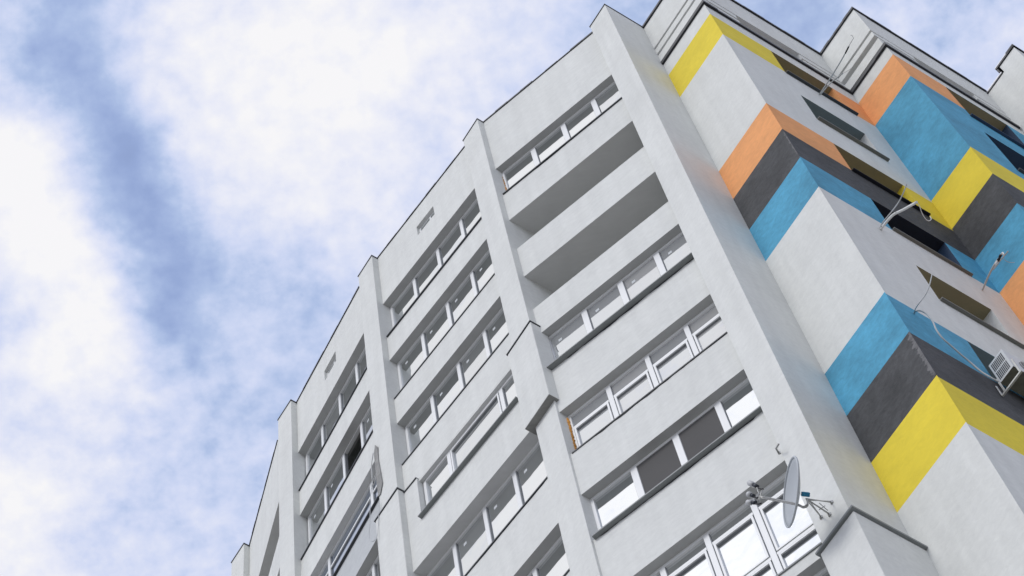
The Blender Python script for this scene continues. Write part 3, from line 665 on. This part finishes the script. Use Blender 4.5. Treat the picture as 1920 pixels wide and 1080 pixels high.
# ------------------------------------------------------------------ air conditioner
ac = thing('air_conditioner', 'white outdoor air conditioner unit on steel brackets below the grey opening', 'air conditioner', on(WB2, 1866, 722, 0))
pin = on(WB2, 1875.5, 718.5, .06)     # lower, wall-side, left corner
s0 = (Vector((pin.x, pin.y)) - WB2.o).dot(WB2.t); zb = pin.z - EYE
zt = zb + .56; s1 = s0 + .80; dA, dB = .06, .36
mb = MB()
B = lambda a, z, d: WB2.p(a, z, d)
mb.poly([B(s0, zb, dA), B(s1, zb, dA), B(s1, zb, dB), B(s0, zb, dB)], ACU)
mb.poly([B(s0, zt, dA), B(s1, zt, dA), B(s1, zt, dB), B(s0, zt, dB)], ACW)
mb.poly([B(s1, zb, dA), B(s1, zt, dA), B(s1, zt, dB), B(s1, zb, dB)], ACW)
mb.poly([B(s0, zb, dA), B(s1, zb, dA), B(s1, zt, dA), B(s0, zt, dA)], ACW)
mb.poly([B(s0, zb, dB), B(s1, zb, dB), B(s1, zt, dB), B(s0, zt, dB)], ACW)
mb.poly([B(s0, zb, dA), B(s0, zb, dB), B(s0, zt, dB), B(s0, zt, dA)], ACW)
case = mb.build('casing', ac, bev=.012)
mb = MB()      # side grille: dark slots with white bars
for r_ in range(2):
    z0 = zb + .05 + r_*.25; z1 = z0+.21
    n = 9
    for k in range(n):
        d0 = dA + .03 + k*(.24/n); WB2.box(mb, s0-.004, s0+.001, z0, z1, d0, d0+.24/n*.6, ACD)
mb.build('side_grille', ac)
mb = MB(); cc = B(s0+.46, (zb+zt)/2, dB+.004); t3 = Vector((WB2.t.x, WB2.t.y, 0)); n3 = Vector((WB2.n.x, WB2.n.y, 0)); rr = .235
mb.poly([cc + t3*(rr*cos(2*pi*k/36)) + Vector((0, 0, rr*sin(2*pi*k/36))) for k in range(36)], ACD)
for q in (1.0, .75, .5, .25):
    mb.tube([cc + n3*.012 + t3*(rr*q*cos(2*pi*k/36)) + Vector((0, 0, rr*q*sin(2*pi*k/36))) for k in range(37)], .004, ACW if q == 1.0 else GALV, 5, caps=False)
for k in range(10):
    a = pi*k/10; v = t3*(rr*cos(a)) + Vector((0, 0, rr*sin(a))); mb.tube([cc+n3*.016-v, cc+n3*.016+v], .003, GALV, 4)
mb.build('fan_grille', ac)
j0 = on(WB2, 1878.5, 743, .01); j1 = on(WB2, 1865, 724, .01); tip = on(WB2, 1912, 697, .50)
up_ = Vector((0, 0, 1)); n3_ = Vector((WB2.n.x, WB2.n.y, 0)); t3_ = Vector((WB2.t.x, WB2.t.y, 0))
for sh in (0.0, .55):
    mb = MB(); q = j0 + t3_*sh
    mb.obbox(q, t3_*.03, n3_*.44, up_*.035, GALV); mb.obbox(q + up_*.0355, t3_*.03, n3_*.012, up_*((j1-j0).z-.03), ACW)
    mb.obbox(q + n3_*.40 + up_*.0355, t3_*.02, n3_*.03, up_*(zb+EYE-q.z-.036), GALV); mb.obbox(q + n3_*.06 + up_*.0355, t3_*.02, n3_*.03, up_*(zb+EYE-q.z-.036), GALV)
    mb.build('bracket', ac, bev=.003)

# ------------------------------------------------------------------ pipes and cables
def cable(name, label, cat, base, parts):
    t = thing(name, label, cat, base)
    for nm, pts, r, mt in parts:
        mb = MB(); mb.tube(smooth(pts, 5) if len(pts) > 2 else pts, r, mt, 8); mb.build(nm, t)
    return t
def wp(l, w=WB2): return [on(w, x, y, d) for x, y, d in l]
cable('conduit', 'two thin grey conduits sticking out below the roof beside the first coloured corner', 'conduit', on(WB2, 1536, 178, 0), [
    ('long_tube', wp([(1536, 178, 0), (1556, 148, .40), (1578, 112, .85), (1592, 86, 1.15)]), .013, PIPE),
    ('wire_end', wp([(1591, 88, 1.14), (1597, 77, 1.25), (1600, 72, 1.3), (1598, 67, 1.34), (1595, 66, 1.36)]), .004, WIRE),
    ('black_sleeve', wp([(1585, 100, 1.0), (1591, 88, 1.14)]), .016, TAPE),
    ('short_tube', wp([(1538, 178, 0), (1558, 155, .3), (1580, 138, .6)]), .011, PIPE),
    ('thin_wire', wp([(1580, 138, .6), (1592, 131, .7), (1600, 125, .8)]), .004, GALV)])
cable('conduit', 'forked white insulated pipe with a dangling wire loop in front of the black opening', 'pipe', on(WB2, 1650, 430, 0), [
    ('thick_pipe', wp([(1651, 431, 0), (1663, 415, .15), (1676, 402, .32), (1694, 393, .5), (1719, 379, .75)]), .022, PIPW),
    ('thin_pipe', wp([(1650, 428, 0), (1656, 416, .14), (1671, 398, .34), (1685, 379, .5), (1694, 361, .68), (1700, 346, .85)]), .010, PIPE),
    ('wire_loop', wp([(1719, 379, .75), (1724, 386, .72), (1729, 400, .62), (1736, 411, .55), (1742, 414, .5), (1746, 411, .5), (1744, 406, .5)]), .006, PIPW)])
cable('conduit', 'grey pipe stub wrapped with black tape over the blue wall near the right edge', 'pipe', on(WB2, 1842, 543, 0), [
    ('pipe', wp([(1842, 544, 0), (1850, 525, .18), (1858, 508, .36), (1866, 494, .50), (1872, 485, .58)]), .017, PIPE),
    ('tape_ring', wp([(1871, 489, .56), (1874, 484, .60)]), .024, TAPE), ('tape_ring', wp([(1874, 482, .62), (1877, 478, .66)]), .024, TAPE), 
    ('pipe_end', wp([(1866, 496, .5), (1875, 481, .62), (1880, 474, .7), (1882, 478, .7)]), .014, PIPW),
    ('second_tube', wp([(1862, 506, .3), (1876, 488, .5), (1890, 471, .72)]), .010, PIPE),
    ('thin_wire', wp([(1880, 482, .62), (1886, 489, .6), (1894, 492, .6), (1902, 492, .6)]), .0035, PIPE)])
cable('cable', 'grey cable leaving a wall hole and sagging to the air conditioner', 'cable', on(WB2, 1714, 587, 0), [
    ('lower_strand', wp([(1714, 587, 0), (1718, 583, .06), (1727, 583, .10), (1739, 590, .12), (1749, 603, .12), (1756, 619, .10), (1768, 635, .08), (1785, 650, .07), (1803, 666, .06), (1820, 680, .06), (1840, 697, .08), (1858, 708, .12), (1872, 716, .14)]), .013, PIPE),
    ('upper_strand', wp([(1714, 587, 0), (1716, 580, .08), (1722, 570, .2), (1733, 556, .32), (1740, 543, .42), (1744, 530, .5), (1747.5, 515, .58)]), .008, PIPE)])
# loose wire over the third pilaster
cable('cable', 'thin loose wire looping down over the windows beside the broken render', 'cable', on(P3w, 701, 850, 0), [
    ('wire', wp([(701, 848, .05), (697, 870, .06), (698, 900, .07), (694, 940, .09), (694, 975, .12), (692, 1000, .12), (693, 1012, .12), (699, 1015, .12), (706, 1008, .08), (709, 990, .05), (711, 940, .04)], P3w), .006, PIPE),
    ('second_wire', wp([(699, 850, .05), (696, 880, .1), (700, 910, .1), (706, 890, .08)], P3w), .005, GALV)])

# ragged sealant and dirt left under the sill boards of the first bays
def ragged(w, a0, a1, z, d, h, mt):
    mb = MB(); n = 46; hs = [0.0]; v = .5
    for k in range(n): v = min(1.0, max(.05, v + random.uniform(-.32, .32))); hs.append(v*h)
    hs.append(0.0)
    for k in range(n+1):
        x0 = a0+(a1-a0)*k/(n+1); x1 = a0+(a1-a0)*(k+1)/(n+1)
        mb.poly([w.p(x0, z, d), w.p(x1, z, d), w.p(x1, z-hs[k+1], d), w.p(x0, z-hs[k], d)], mt)
    mb.build('sealant_edge', bld)
ragged(w1, -.35, -3.05, 33.85, .004, .055, WIRE); ragged(w1, -.3, -3.05, 30.90, .004, .04, WIRE); ragged(w1, -.1, -2.9, 28.24, .004, .035, WIRE); ragged(w1, -.8, -2.5, 42.0, .004, .035, WIRE)
ragged(w2, -.1, -3.2, 31.07, .004, .02, WIRE)
